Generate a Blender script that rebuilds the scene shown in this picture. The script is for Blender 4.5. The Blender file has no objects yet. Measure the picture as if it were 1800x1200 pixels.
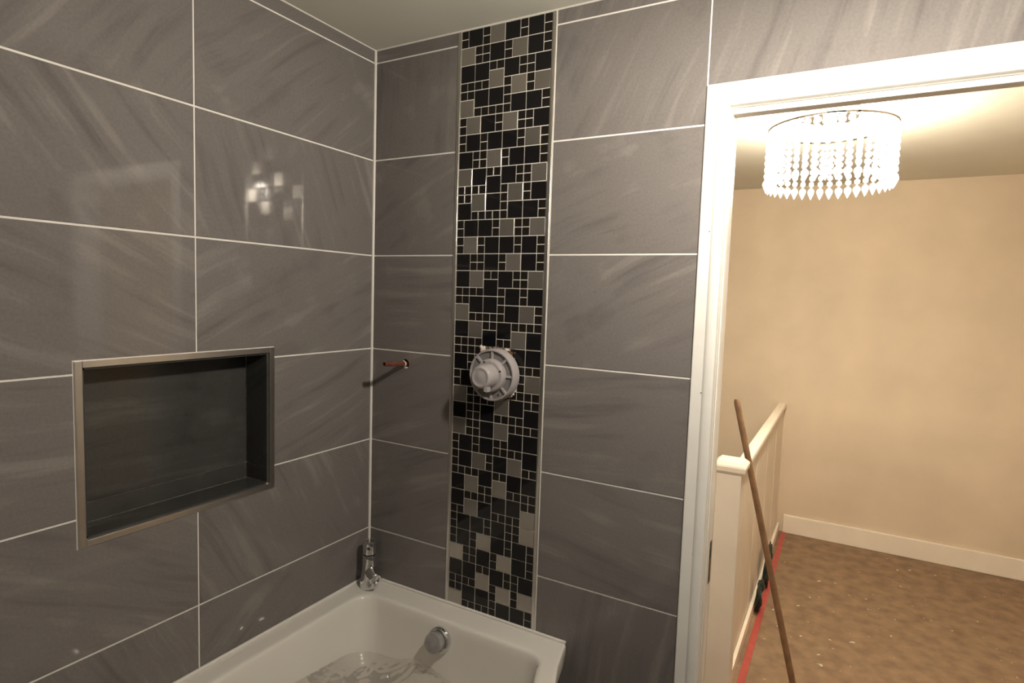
import bpy, bmesh, math, random
from mathutils import Vector, Matrix, noise

random.seed(7)
scene = bpy.context.scene
COL = scene.collection
PI = math.pi

# ------------------------------------------------------------------ camera
# solved from the tile joints of the two walls (tile pitch 303 mm)
F_PX = 1042.7047
CAM = Vector((1.3591, -1.4728, 1.5276))
YAW, PITCH, ROLL = -0.5127, -0.0785, -0.0323
fw = Vector((math.sin(YAW) * math.cos(PITCH), math.cos(YAW) * math.cos(PITCH), math.sin(PITCH)))
rt = Vector((math.cos(YAW), -math.sin(YAW), 0))
dn = fw.cross(rt)
rt2 = math.cos(ROLL) * rt + math.sin(ROLL) * dn
dn2 = -math.sin(ROLL) * rt + math.cos(ROLL) * dn
cam_data = bpy.data.cameras.new('camera')
cam = bpy.data.objects.new('camera', cam_data)
COL.objects.link(cam)
cam.matrix_world = Matrix((
    (rt2.x, -dn2.x, -fw.x, CAM.x),
    (rt2.y, -dn2.y, -fw.y, CAM.y),
    (rt2.z, -dn2.z, -fw.z, CAM.z),
    (0, 0, 0, 1)))
cam_data.sensor_fit = 'HORIZONTAL'
cam_data.sensor_width = 36.0
cam_data.lens = F_PX / 1800 * 36
cam_data.clip_start = 0.02
scene.camera = cam

# ------------------------------------------------------------------ world, exposure, lamps
world = bpy.data.worlds.new('world')
scene.world = world
world.use_nodes = True
world.node_tree.nodes['Background'].inputs[0].default_value = (0.02, 0.02, 0.025, 1)
world.node_tree.nodes['Background'].inputs[1].default_value = 0.3
vs = scene.view_settings
vs.view_transform = 'Standard'
vs.look = 'None'
vs.gamma = 1.0
vs.use_curve_mapping = False
vs.exposure = 0.0
BATH_LAMP = (1.345, -0.612, 2.022)
BATH_STRENGTH = 1140.0
BATH_COLOUR = (1.0, 0.905, 0.765)
HALL_LAMP = (1.255, 1.22, 2.06)
HALL_POWER = 90.0
HALL_COLOUR = (1.0, 0.86, 0.66)

# ------------------------------------------------------------------ sizes
CEIL = 2.286
RIM = 0.562
P = 0.303
def row_z(k): return 1.64 + (2 - k) * P
G = 0.0023          # half a grout joint
REC = 0.0015        # grout recess

# ------------------------------------------------------------------ materials
def new_mat(name):
    m = bpy.data.materials.new(name)
    m.use_nodes = True
    return m, m.node_tree, m.node_tree.nodes['Principled BSDF']

def N(nt, kind, **kw):
    n = nt.nodes.new(kind)
    for k, v in kw.items():
        setattr(n, k, v)
    return n

def ramp(nt, stops):
    r = nt.nodes.new('ShaderNodeValToRGB')
    e = r.color_ramp.elements
    while len(e) < len(stops):
        e.new(0.5)
    for el, (p, c) in zip(e, stops):
        el.position = p
        el.color = tuple(c) + (1,) if len(c) == 3 else c
    return r

def mat_plain(name, col, rough=0.5, metal=0.0, var=0.06, scale=8.0, bump=0.0, bscale=60.0, spec=0.5, coat=0.0):
    m, nt, b = new_mat(name)
    tc = N(nt, 'ShaderNodeTexCoord')
    nz = N(nt, 'ShaderNodeTexNoise')
    nz.inputs['Scale'].default_value = scale
    nz.inputs['Detail'].default_value = 4
    nt.links.new(tc.outputs['Object'], nz.inputs['Vector'])
    lo = [max(0, c * (1 - var)) for c in col]
    hi = [min(1, c * (1 + var)) for c in col]
    r = ramp(nt, [(0.3, lo), (0.7, hi)])
    nt.links.new(nz.outputs['Fac'], r.inputs['Fac'])
    nt.links.new(r.outputs['Color'], b.inputs['Base Color'])
    b.inputs['Roughness'].default_value = rough
    b.inputs['Metallic'].default_value = metal
    b.inputs['Specular IOR Level'].default_value = spec
    b.inputs['Coat Weight'].default_value = coat
    if bump:
        n2 = N(nt, 'ShaderNodeTexNoise')
        n2.inputs['Scale'].default_value = bscale
        n2.inputs['Detail'].default_value = 5
        nt.links.new(tc.outputs['Object'], n2.inputs['Vector'])
        bp = N(nt, 'ShaderNodeBump')
        bp.inputs['Strength'].default_value = bump
        bp.inputs['Distance'].default_value = 0.004
        nt.links.new(n2.outputs['Fac'], bp.inputs['Height'])
        nt.links.new(bp.outputs['Normal'], b.inputs['Normal'])
    return m

def mat_tile(name, dark, mid, light, rough=0.055):
    """veined grey porcelain; the direction and seed of the veins come from each tile"""
    m, nt, b = new_mat(name)
    L = nt.links.new
    tc = N(nt, 'ShaderNodeTexCoord')
    a1 = N(nt, 'ShaderNodeAttribute', attribute_type='OBJECT', attribute_name='vein_angle')
    a2 = N(nt, 'ShaderNodeAttribute', attribute_type='OBJECT', attribute_name='vein_seed')
    rot = N(nt, 'ShaderNodeVectorRotate', rotation_type='Y_AXIS')
    L(tc.outputs['Object'], rot.inputs['Vector'])
    L(a1.outputs['Fac'], rot.inputs['Angle'])
    # gentle fan: bend the streaks
    big = N(nt, 'ShaderNodeTexNoise')
    big.inputs['Scale'].default_value = 2.2
    big.inputs['Detail'].default_value = 2
    off = N(nt, 'ShaderNodeCombineXYZ')
    L(a2.outputs['Fac'], off.inputs['X']); L(a2.outputs['Fac'], off.inputs['Z'])
    add = N(nt, 'ShaderNodeVectorMath', operation='ADD')
    L(rot.outputs['Vector'], add.inputs[0]); L(off.outputs['Vector'], add.inputs[1])
    L(add.outputs['Vector'], big.inputs['Vector'])
    bend = N(nt, 'ShaderNodeVectorMath', operation='MULTIPLY_ADD')
    L(big.outputs['Color'], bend.inputs[0])
    bend.inputs[1].default_value = (0.05, 0.0, 0.07)
    L(add.outputs['Vector'], bend.inputs[2])
    mp = N(nt, 'ShaderNodeMapping')
    mp.inputs['Scale'].default_value = (1.0, 1.0, 13.0)
    L(bend.outputs['Vector'], mp.inputs['Vector'])
    n1 = N(nt, 'ShaderNodeTexNoise')
    n1.inputs['Scale'].default_value = 1.9
    n1.inputs['Detail'].default_value = 6
    n1.inputs['Roughness'].default_value = 0.55
    L(mp.outputs['Vector'], n1.inputs['Vector'])
    # cloudy, even stone
    n2 = N(nt, 'ShaderNodeTexNoise')
    n2.inputs['Scale'].default_value = 9
    n2.inputs['Detail'].default_value = 7
    L(add.outputs['Vector'], n2.inputs['Vector'])
    # where streaks are strong
    n3 = N(nt, 'ShaderNodeTexNoise')
    n3.inputs['Scale'].default_value = 3.0
    n3.inputs['Detail'].default_value = 1
    L(add.outputs['Vector'], n3.inputs['Vector'])
    n3r = ramp(nt, [(0.36, (0.3,) * 3), (0.56, (1,) * 3)])
    L(n3.outputs['Fac'], n3r.inputs['Fac'])
    mixf = N(nt, 'ShaderNodeMix', data_type='FLOAT')
    L(n3r.outputs['Color'], mixf.inputs['Factor'])
    L(n2.outputs['Fac'], mixf.inputs[2]); L(n1.outputs['Fac'], mixf.inputs[3])
    r = ramp(nt, [(0.33, dark), (0.47, mid), (0.54, mid), (0.67, light)])
    L(mixf.outputs[0], r.inputs['Fac'])
    # fine speckle
    n4 = N(nt, 'ShaderNodeTexNoise')
    n4.inputs['Scale'].default_value = 160
    n4.inputs['Detail'].default_value = 3
    L(tc.outputs['Object'], n4.inputs['Vector'])
    r4 = ramp(nt, [(0.3, (0.93,) * 3), (0.7, (1.06,) * 3)])
    L(n4.outputs['Fac'], r4.inputs['Fac'])
    mul = N(nt, 'ShaderNodeMix', data_type='RGBA', blend_type='MULTIPLY')
    mul.inputs['Factor'].default_value = 1.0
    L(r.outputs['Color'], mul.inputs[6]); L(r4.outputs['Color'], mul.inputs[7])
    L(mul.outputs[2], b.inputs['Base Color'])
    b.inputs['Roughness'].default_value = rough
    b.inputs['Specular IOR Level'].default_value = 0.32
    bp = N(nt, 'ShaderNodeBump')
    bp.inputs['Strength'].default_value = 0.012
    bp.inputs['Distance'].default_value = 0.002
    L(n2.outputs['Fac'], bp.inputs['Height'])
    L(bp.outputs['Normal'], b.inputs['Normal'])
    return m

M = {}
M['tile'] = mat_tile('grey_stone_tile', (0.130, 0.118, 0.116), (0.172, 0.157, 0.150), (0.228, 0.209, 0.196))
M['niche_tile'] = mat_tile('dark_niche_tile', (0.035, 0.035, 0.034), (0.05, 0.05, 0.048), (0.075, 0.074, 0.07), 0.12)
M['grout'] = mat_plain('grout', (0.76, 0.73, 0.69), 0.85, var=0.06, scale=30, bump=0.2, bscale=400)
M['mosaic_grout'] = mat_plain('mosaic_grout', (0.68, 0.655, 0.60), 0.85, var=0.08, scale=30)
M['silicone'] = mat_plain('silicone', (0.74, 0.71, 0.67), 0.35, var=0.03)
M['ceiling'] = mat_plain('ceiling_paint', (0.70, 0.68, 0.60), 0.8, var=0.03, scale=3, bump=0.15, bscale=9)
M['paint_white'] = mat_plain('white_gloss_paint', (0.82, 0.80, 0.76), 0.35, var=0.03, scale=12, bump=0.06, bscale=30)
M['paint_cream'] = mat_plain('cream_paint', (0.78, 0.70, 0.60), 0.45, var=0.04, scale=7)
M['plaster_grey'] = mat_plain('grey_plaster', (0.15, 0.14, 0.132), 0.6, var=0.08, scale=4)
M['floor'] = mat_plain('grey_floor_tile', (0.11, 0.105, 0.10), 0.4, var=0.12, scale=6)
M['beige'] = mat_plain('beige_wall_paint', (0.60, 0.50, 0.38), 0.8, var=0.07, scale=3, bump=0.1, bscale=25)
M['black_glass'] = mat_plain('black_glass_mosaic', (0.0055, 0.0052, 0.0062), 0.06, var=0.25, scale=14, spec=0.4)
M['dark_stone'] = mat_plain('dark_brown_mosaic', (0.0105, 0.0078, 0.0065), 0.22, var=0.3, scale=40, spec=0.35)
M['steel'] = mat_plain('trim_steel', (0.60, 0.58, 0.55), 0.28, metal=1.0, var=0.04, scale=20)
M['chrome'] = mat_plain('chrome', (0.74, 0.75, 0.77), 0.06, metal=1.0, var=0.02)
M['satin'] = mat_plain('film_covered_metal', (0.40, 0.39, 0.39), 0.32, metal=0.55, var=0.15, scale=40, bump=0.3, bscale=90)
M['copper'] = mat_plain('copper', (0.50, 0.185, 0.13), 0.33, metal=0.85, var=0.2, scale=60)
M['dark'] = mat_plain('hollow_shade', (0.012, 0.01, 0.009), 0.8, var=0.2)  # near-black that paints the shade inside holes and hollows
M['brass'] = mat_plain('dull_brass', (0.30, 0.20, 0.10), 0.4, metal=0.9, var=0.25, scale=40)
M['acrylic'] = mat_plain('bath_acrylic', (0.74, 0.71, 0.66), 0.14, var=0.015, scale=4, coat=0.3)
M['mortar'] = mat_plain('mortar', (0.20, 0.16, 0.13), 0.9, var=0.4, scale=60, bump=0.5, bscale=200)
M['plaster_chip'] = mat_plain('plaster_chip', (0.72, 0.66, 0.60), 0.8, var=0.15, scale=80, bump=0.3, bscale=200)
M['wood'] = mat_plain('stick_wood', (0.19, 0.108, 0.055), 0.6, var=0.25, scale=18, bump=0.2, bscale=60)
M['red_tape'] = mat_plain('red_tape', (0.36, 0.062, 0.05), 0.5, var=0.15, scale=20)
M['green_cloth'] = mat_plain('dark_green_cloth', (0.020, 0.027, 0.020), 0.8, var=0.4, scale=25)
M['grip'] = mat_plain('dark_slot_reflection', (0.05, 0.035, 0.025), 0.6, var=0.4, scale=60)  # dark plate colour, also for nail-hole shade and the tap's painted reflection

# brushed steel mosaic tile
def mat_steel_mosaic():
    m, nt, b = new_mat('brushed_steel_mosaic')
    L = nt.links.new
    tc = N(nt, 'ShaderNodeTexCoord')
    oi = N(nt, 'ShaderNodeObjectInfo')
    mp = N(nt, 'ShaderNodeMapping')
    mp.inputs['Scale'].default_value = (900, 30, 12)
    L(tc.outputs['Object'], mp.inputs['Vector'])
    nz = N(nt, 'ShaderNodeTexNoise')
    nz.inputs['Scale'].default_value = 1.0
    L(mp.outputs['Vector'], nz.inputs['Vector'])
    r = ramp(nt, [(0.0, (0.34, 0.32, 0.295)), (1.0, (0.47, 0.44, 0.405))])
    L(oi.outputs['Random'], r.inputs['Fac'])
    L(r.outputs['Color'], b.inputs['Base Color'])
    b.inputs['Metallic'].default_value = 0.88
    b.inputs['Roughness'].default_value = 0.24
    bp = N(nt, 'ShaderNodeBump')
    bp.inputs['Strength'].default_value = 0.01
    bp.inputs['Distance'].default_value = 0.001
    L(nz.outputs['Fac'], bp.inputs['Height'])
    L(bp.outputs['Normal'], b.inputs['Normal'])
    return m
M['steel_mosaic'] = mat_steel_mosaic()

def mat_frosted(name, col, trans, rough):
    m = mat_plain(name, col, rough, var=0.04, scale=30)
    b = m.node_tree.nodes['Principled BSDF']
    b.inputs['Transmission Weight'].default_value = trans
    b.inputs['IOR'].default_value = 1.3
    return m
M['guard_clear'] = mat_frosted('frosted_guard_plastic', (0.46, 0.44, 0.445), 0.62, 0.35)
M['guard_white'] = mat_frosted('milky_guard_plastic', (0.53, 0.49, 0.495), 0.35, 0.28)

def mat_film():
    m, nt, b = new_mat('clear_plastic_film')
    L = nt.links.new
    nt.nodes.remove(b)
    out = nt.nodes['Material Output']
    tr = N(nt, 'ShaderNodeBsdfTransparent')
    tr.inputs[0].default_value = (0.95, 0.94, 0.93, 1)
    gl = N(nt, 'ShaderNodeBsdfGlossy')
    gl.inputs['Roughness'].default_value = 0.07
    df = N(nt, 'ShaderNodeBsdfDiffuse')
    df.inputs[0].default_value = (0.62, 0.58, 0.54, 1)
    m1 = N(nt, 'ShaderNodeMixShader'); m1.inputs[0].default_value = 0.12
    L(tr.outputs[0], m1.inputs[1]); L(df.outputs[0], m1.inputs[2])
    fr = N(nt, 'ShaderNodeFresnel'); fr.inputs['IOR'].default_value = 1.5
    m2 = N(nt, 'ShaderNodeMixShader')
    hf = N(nt, 'ShaderNodeMath', operation='MULTIPLY'); hf.inputs[1].default_value = 0.42
    L(fr.outputs[0], hf.inputs[0]); L(hf.outputs[0], m2.inputs[0]); L(m1.outputs[0], m2.inputs[1]); L(gl.outputs[0], m2.inputs[2])
    L(m2.outputs[0], out.inputs['Surface'])
    return m
M['film'] = mat_film()

def mat_emit(name, col, strength):
    m, nt, b = new_mat(name)
    b.inputs['Base Color'].default_value = (0.9, 0.88, 0.8, 1)
    b.inputs['Emission Color'].default_value = tuple(col) + (1,)
    b.inputs['Emission Strength'].default_value = strength
    return m
M['bulb'] = mat_emit('lit_bulb', BATH_COLOUR, BATH_STRENGTH)
def mat_crystal():
    m, nt, b = new_mat('lit_crystal')
    b.inputs['Base Color'].default_value = (0.95, 0.93, 0.9, 1)
    b.inputs['Roughness'].default_value = 0.08
    b.inputs['Transmission Weight'].default_value = 0.6
    b.inputs['IOR'].default_value = 1.45
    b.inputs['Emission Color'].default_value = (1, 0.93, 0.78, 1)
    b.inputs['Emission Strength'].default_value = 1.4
    return m
M['crystal'] = mat_crystal()

def mat_landing_floor():
    m, nt, b = new_mat('landing_chipboard')
    L = nt.links.new
    tc = N(nt, 'ShaderNodeTexCoord')
    nz = N(nt, 'ShaderNodeTexNoise'); nz.inputs['Scale'].default_value = 14; nz.inputs['Detail'].default_value = 8
    L(tc.outputs['Object'], nz.inputs['Vector'])
    r = ramp(nt, [(0.3, (0.15, 0.095, 0.055)), (0.7, (0.25, 0.165, 0.10))])
    L(nz.outputs['Fac'], r.inputs['Fac'])
    n2 = N(nt, 'ShaderNodeTexNoise'); n2.inputs['Scale'].default_value = 26; n2.inputs['Detail'].default_value = 3
    L(tc.outputs['Object'], n2.inputs['Vector'])
    r2 = ramp(nt, [(0.69, (0,) * 3), (0.72, (1,) * 3)])
    L(n2.outputs['Fac'], r2.inputs['Fac'])
    mx = N(nt, 'ShaderNodeMix', data_type='RGBA')
    L(r2.outputs['Color'], mx.inputs['Factor'])
    L(r.outputs['Color'], mx.inputs[6]); mx.inputs[7].default_value = (0.55, 0.48, 0.38, 1)
    L(mx.outputs[2], b.inputs['Base Color'])
    b.inputs['Roughness'].default_value = 0.8
    return m
M['landing_floor'] = mat_landing_floor()

# ------------------------------------------------------------------ mesh helpers
def mesh_obj(name, bm, mat, parent=None, origin=(0, 0, 0), smooth=False, rotz=0.0):
    """bm is given in world space around `origin`"""
    o3 = Vector(origin)
    if o3.length:
        bmesh.ops.translate(bm, verts=bm.verts, vec=-o3)
    me = bpy.data.meshes.new(name)
    bm.normal_update()
    bm.to_mesh(me)
    bm.free()
    if smooth:
        for p_ in me.polygons:
            p_.use_smooth = True
        if smooth != 'all':
            try:
                me.set_sharp_from_angle(angle=math.radians(38))
            except Exception:
                pass
    me.materials.append(M[mat] if isinstance(mat, str) else mat)
    return link(name, me, parent, o3, rotz)

def world_loc(o):
    v = Vector(o.location)
    while o.parent:
        o = o.parent
        v = v + Vector(o.location)
    return v

def link(name, me, parent, loc, rotz=0.0):
    ob = bpy.data.objects.new(name, me)
    COL.objects.link(ob)
    loc = Vector(loc)
    if parent:
        ob.parent = parent
        loc = loc - world_loc(parent)
    ob.location = loc
    ob.rotation_euler = (0, 0, rotz)
    return ob

def empty(name, loc):
    ob = bpy.data.objects.new(name, None)
    COL.objects.link(ob)
    ob.location = loc
    ob.empty_display_size = 0.05
    return ob

def tag(o, label, cat=None, group=None, kind=None):
    o['label'] = label
    if cat: o['category'] = cat
    if group: o['group'] = group
    if kind: o['kind'] = kind
    return o

def add_box(bm, x0, x1, y0, y1, z0, z1, bevel=0.0, seg=2):
    vs_ = [bm.verts.new(c) for c in ((x0, y0, z0), (x1, y0, z0), (x1, y1, z0), (x0, y1, z0),
                                     (x0, y0, z1), (x1, y0, z1), (x1, y1, z1), (x0, y1, z1))]
    fs = []
    for q in ((3, 2, 1, 0), (4, 5, 6, 7), (0, 1, 5, 4), (1, 2, 6, 5), (2, 3, 7, 6), (3, 0, 4, 7)):
        fs.append(bm.faces.new([vs_[i] for i in q]))
    if bevel:
        es = set()
        for f in fs:
            es.update(f.edges)
        bmesh.ops.bevel(bm, geom=list(es), offset=bevel, segments=seg, affect='EDGES', profile=0.5)
    return bm

def box(name, x0, x1, y0, y1, z0, z1, mat, parent=None, bevel=0.0, seg=2, origin=None, smooth=False):
    bm = bmesh.new()
    add_box(bm, x0, x1, y0, y1, z0, z1, bevel, seg)
    o = origin if origin is not None else ((x0 + x1) / 2, (y0 + y1) / 2, (z0 + z1) / 2)
    return mesh_obj(name, bm, mat, parent, o, smooth)

def add_prism(bm, pts, y0, y1):
    """polygon in the XZ plane (counter-clockwise seen from -Y), extruded from y0 (front) to y1"""
    a = [bm.verts.new((x, y0, z)) for x, z in pts]
    c = [bm.verts.new((x, y1, z)) for x, z in pts]
    f = bm.faces.new(a)
    bm.faces.new(list(reversed(c)))
    n = len(pts)
    for i in range(n):
        j = (i + 1) % n
        bm.faces.new((a[j], a[i], c[i], c[j]))
    return f

def add_lathe(bm, prof, centre, axis, n=32, cap0=False, cap1=False):
    """prof: list of (distance along axis, radius)"""
    ax = Vector(axis).normalized()
    u = ax.orthogonal().normalized()
    w = ax.cross(u)
    c = Vector(centre)
    rings = []
    for d, r in prof:
        rings.append([bm.verts.new(c + ax * d + (u * math.cos(2 * PI * i / n) + w * math.sin(2 * PI * i / n)) * max(r, 1e-5))
                      for i in range(n)])
    for a, b in zip(rings, rings[1:]):
        for i in range(n):
            j = (i + 1) % n
            bm.faces.new((a[i], a[j], b[j], b[i]))
    if cap0: bm.faces.new(list(reversed(rings[0])))
    if cap1: bm.faces.new(rings[-1])
    return rings

def lathe(name, prof, centre, axis, mat, parent, n=32, cap0=True, cap1=True, origin=None, smooth=True):
    bm = bmesh.new()
    add_lathe(bm, prof, centre, axis, n, cap0, cap1)
    bmesh.ops.recalc_face_normals(bm, faces=bm.faces)
    return mesh_obj(name, bm, mat, parent, origin if origin is not None else centre, smooth)

def add_tube(bm, pts, r, n=8, caps=True):
    rings = []
    for i, p_ in enumerate(pts):
        p_ = Vector(p_)
        d = (Vector(pts[min(i + 1, len(pts) - 1)]) - Vector(pts[max(i - 1, 0)])).normalized()
        ref = Vector((0, 0, 1)) if abs(d.z) < 0.9 else Vector((1, 0, 0))
        u = d.cross(ref).normalized(); w = d.cross(u)
        rr = r[i] if isinstance(r, (list, tuple)) else r
        rings.append([bm.verts.new(p_ + (u * math.cos(2 * PI * k / n) + w * math.sin(2 * PI * k / n)) * rr) for k in range(n)])
    for a, b in zip(rings, rings[1:]):
        for k in range(n):
            j = (k + 1) % n
            bm.faces.new((a[k], a[j], b[j], b[k]))
    if caps:
        bm.faces.new(list(reversed(rings[0]))); bm.faces.new(rings[-1])
    bmesh.ops.recalc_face_normals(bm, faces=bm.faces)

def add_lump(bm, c, rx, ry, rz, seed, amp=0.35, freq=2.5, sub=2):
    res = bmesh.ops.create_icosphere(bm, subdivisions=sub, radius=1.0)
    for v in res['verts']:
        k = 1 + amp * noise.noise(v.co * freq + Vector((seed * 3.1, seed * 1.7, seed)))
        v.co = Vector((c[0] + v.co.x * rx * k, c[1] + v.co.y * ry * k, c[2] + v.co.z * rz * k))

def grid_boxes(bm, a0, a1, z0, z1, holes, emit):
    """cover a rectangle with boxes leaving the rectangular holes open"""
    xs = sorted({a0, a1, *[h[0] for h in holes], *[h[1] for h in holes]})
    zs = sorted({z0, z1, *[h[2] for h in holes], *[h[3] for h in holes]})
    for i in range(len(xs) - 1):
        for j in range(len(zs) - 1):
            mx, mz = (xs[i] + xs[i + 1]) / 2, (zs[j] + zs[j + 1]) / 2
            if not any(h[0] < mx < h[1] and h[2] < mz < h[3] for h in holes):
                emit(xs[i], xs[i + 1], zs[j], zs[j + 1])

# ------------------------------------------------------------------ the setting
PIPE = (0.1425, 1.2975)
PH = 0.022
VALVE = (0.487, 1.2975)
VHOLE = (0.331 + 4 * 0.02425 + 0.004, 0.331 + 8.6 * 0.02425, 1.225, 1.374)
DX0, DX1, DZ = 1.064, 1.886, 2.006      # structural door opening
WT = 0.085                              # wall thickness at the door

# back wall
bm = bmesh.new()
holes = [(PIPE[0] - PH, PIPE[0] + PH, PIPE[1] - PH, PIPE[1] + PH), VHOLE, (DX0, DX1, 0.0, DZ)]
grid_boxes(bm, -0.13, 2.5, 0.0, CEIL, holes,
           lambda a, b, c, d: add_box(bm, a, b, REC, 0.05, c, d))
grid_boxes(bm, -0.13, 2.5, 0.0, CEIL, [(DX0, DX1, 0.0, DZ)],
           lambda a, b, c, d: add_box(bm, a, b, 0.05, WT, c, d))
wall_back = mesh_obj('wall_back', bm, 'grout', None, (0, 0, 0))
tag(wall_back, 'grey tiled wall with the mosaic strip beside the doorway', kind='structure')

# left wall, with the niche recess
NY0, NY1, NZ0, NZ1 = -0.853, -0.3995, 0.985, 1.3495     # opening inside the edging
ND = 0.095
bm = bmesh.new()
grid_boxes(bm, -2.3, 0.0, 0.0, CEIL, [(NY0, NY1, NZ0, NZ1)],
           lambda a, b, c, d: add_box(bm, -ND, -REC, a, b, c, d))
add_box(bm, -0.13, -ND, -2.3, 0.0, 0.0, CEIL)
wall_left = mesh_obj('wall_left', bm, 'grout', None, (0, 0, 0))
tag(wall_left, 'grey tiled wall with the recessed niche above the bath', kind='structure')

wall_right = box('wall_right', 2.5, 2.62, -2.3, 0.0, 0, CEIL, 'plaster_grey', origin=(2.5, -1.1, 0))
tag(wall_right, 'plain grey wall to the right of the doorway', kind='structure')
wall_front = box('wall_front', -0.13, 2.62, -2.42, -2.3, 0, CEIL, 'plaster_grey', origin=(1.2, -2.3, 0))
tag(wall_front, 'plain grey wall behind the camera', kind='structure')
floor = box('floor', -0.13, 2.62, -2.42, WT, -0.1, 0, 'floor', origin=(1.2, -1.1, 0))
tag(floor, 'grey bathroom floor', kind='structure')
ceiling = box('ceiling', -0.13, 2.62, -2.42, WT, CEIL, CEIL + 0.1, 'ceiling', origin=(1.2, -1.1, CEIL))
tag(ceiling, 'off white painted bathroom ceiling', kind='structure')

# wall tiles -------------------------------------------------------
TH = 0.004
tile_cache = {}
def tile_mesh(w, h):
    key = (round(w, 4), round(h, 4))
    if key not in tile_cache:
        bm = bmesh.new()
        add_box(bm, -w / 2, w / 2, 0, TH, -h / 2, h / 2)
        es = [e for e in bm.edges if all(abs(v.co.y) < 1e-6 for v in e.verts)]
        bmesh.ops.bevel(bm, geom=es, offset=0.0007, segments=1, affect='EDGES')
        me = bpy.data.meshes.new('tile')
        bm.to_mesh(me); bm.free()
        me.materials.append(M['tile'])
        tile_cache[key] = me
    return tile_cache[key]

def place(o, ang, seed):
    o['vein_angle'] = float(math.radians(ang))
    o['vein_seed'] = float(seed)
    return o

def tile_b(x0, x1, z0, z1, ang):
    o = link('tile', tile_mesh(x1 - x0, z1 - z0), wall_back, ((x0 + x1) / 2, 0, (z0 + z1) / 2))
    return place(o, ang, random.uniform(0, 60))

def tile_l(s0, s1, z0, z1, ang):
    o = link('tile', tile_mesh(s1 - s0, z1 - z0), wall_left, (0, -(s0 + s1) / 2, (z0 + z1) / 2), PI / 2)
    return place(o, ang, random.uniform(0, 60))

rows = [(row_z(0) + G, CEIL - 0.0025)] + [(row_z(k + 1) + G, row_z(k) - G) for k in range(0, 7)] + [(0.002, row_z(7) - G)]
ang_A = [5, 88, 28, 3, 22, 18, 10, -12, 0]
ang_B = [70, 62, 20, 27, 6, -8, 80, 84, 10]
XA = (0.0035, 0.3175)
XB = (0.6385, 1.0345)
def holed_tile(x0, x1, z0, z1, hc, hr, ang):
    """tile with a round pipe hole drilled through it"""
    cx, cz = (x0 + x1) / 2, (z0 + z1) / 2
    angs = [2 * PI * i / 32 for i in range(32)]
    angs += [math.atan2(z - hc[1], x - hc[0]) % (2 * PI) for x in (x0, x1) for z in (z0, z1)]
    angs = sorted(set(angs))
    bm = bmesh.new()
    rings = []
    for y in (0.0, TH):
        out, inn = [], []
        for a in angs:
            c, s = math.cos(a), math.sin(a)
            t = min(((x1 - hc[0]) / c) if c > 1e-9 else 1e9, ((x0 - hc[0]) / c) if c < -1e-9 else 1e9,
                    ((z1 - hc[1]) / s) if s > 1e-9 else 1e9, ((z0 - hc[1]) / s) if s < -1e-9 else 1e9)
            out.append(bm.verts.new((hc[0] + c * t - cx, y, hc[1] + s * t - cz)))
            inn.append(bm.verts.new((hc[0] + c * hr - cx, y, hc[1] + s * hr - cz)))
        rings.append((out, inn))
    n = len(angs)
    (o0, i0), (o1, i1) = rings
    for k in range(n):
        j = (k + 1) % n
        bm.faces.new((i0[k], i0[j], o0[j], o0[k])); bm.faces.new((o1[k], o1[j], i1[j], i1[k]))
        bm.faces.new((o0[k], o0[j], o1[j], o1[k])); bm.faces.new((i1[k], i1[j], i0[j], i0[k]))
    bmesh.ops.recalc_face_normals(bm, faces=bm.faces)
    o = mesh_obj('tile', bm, 'tile', None, (0, 0, 0))
    o.parent = wall_back
    o.location = (cx, 0, cz)
    return place(o, ang, 11.3)

for k, (z0, z1) in enumerate(rows):
    if k == 4:
        holed_tile(XA[0], XA[1], z0, z1, PIPE, 0.0150, ang_A[k])
    else:
        tile_b(XA[0], XA[1], z0, z1, ang_A[k])
    tile_b(XB[0], XB[1], z0, z1, ang_B[k])
    # right of the door
    tile_b(1.945, 2.4985, z0, z1, random.uniform(0, 80))
# over the door
tile_b(1.0385, 1.6365, 2.0345, row_z(0) - G, 74)
tile_b(1.6405, 1.941, 2.0345, row_z(0) - G, 40)
tile_b(1.0385, 1.6365, row_z(0) + G, CEIL - 0.0025, 15)
tile_b(1.6405, 1.941, row_z(0) + G, CEIL - 0.0025, 15)

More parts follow.
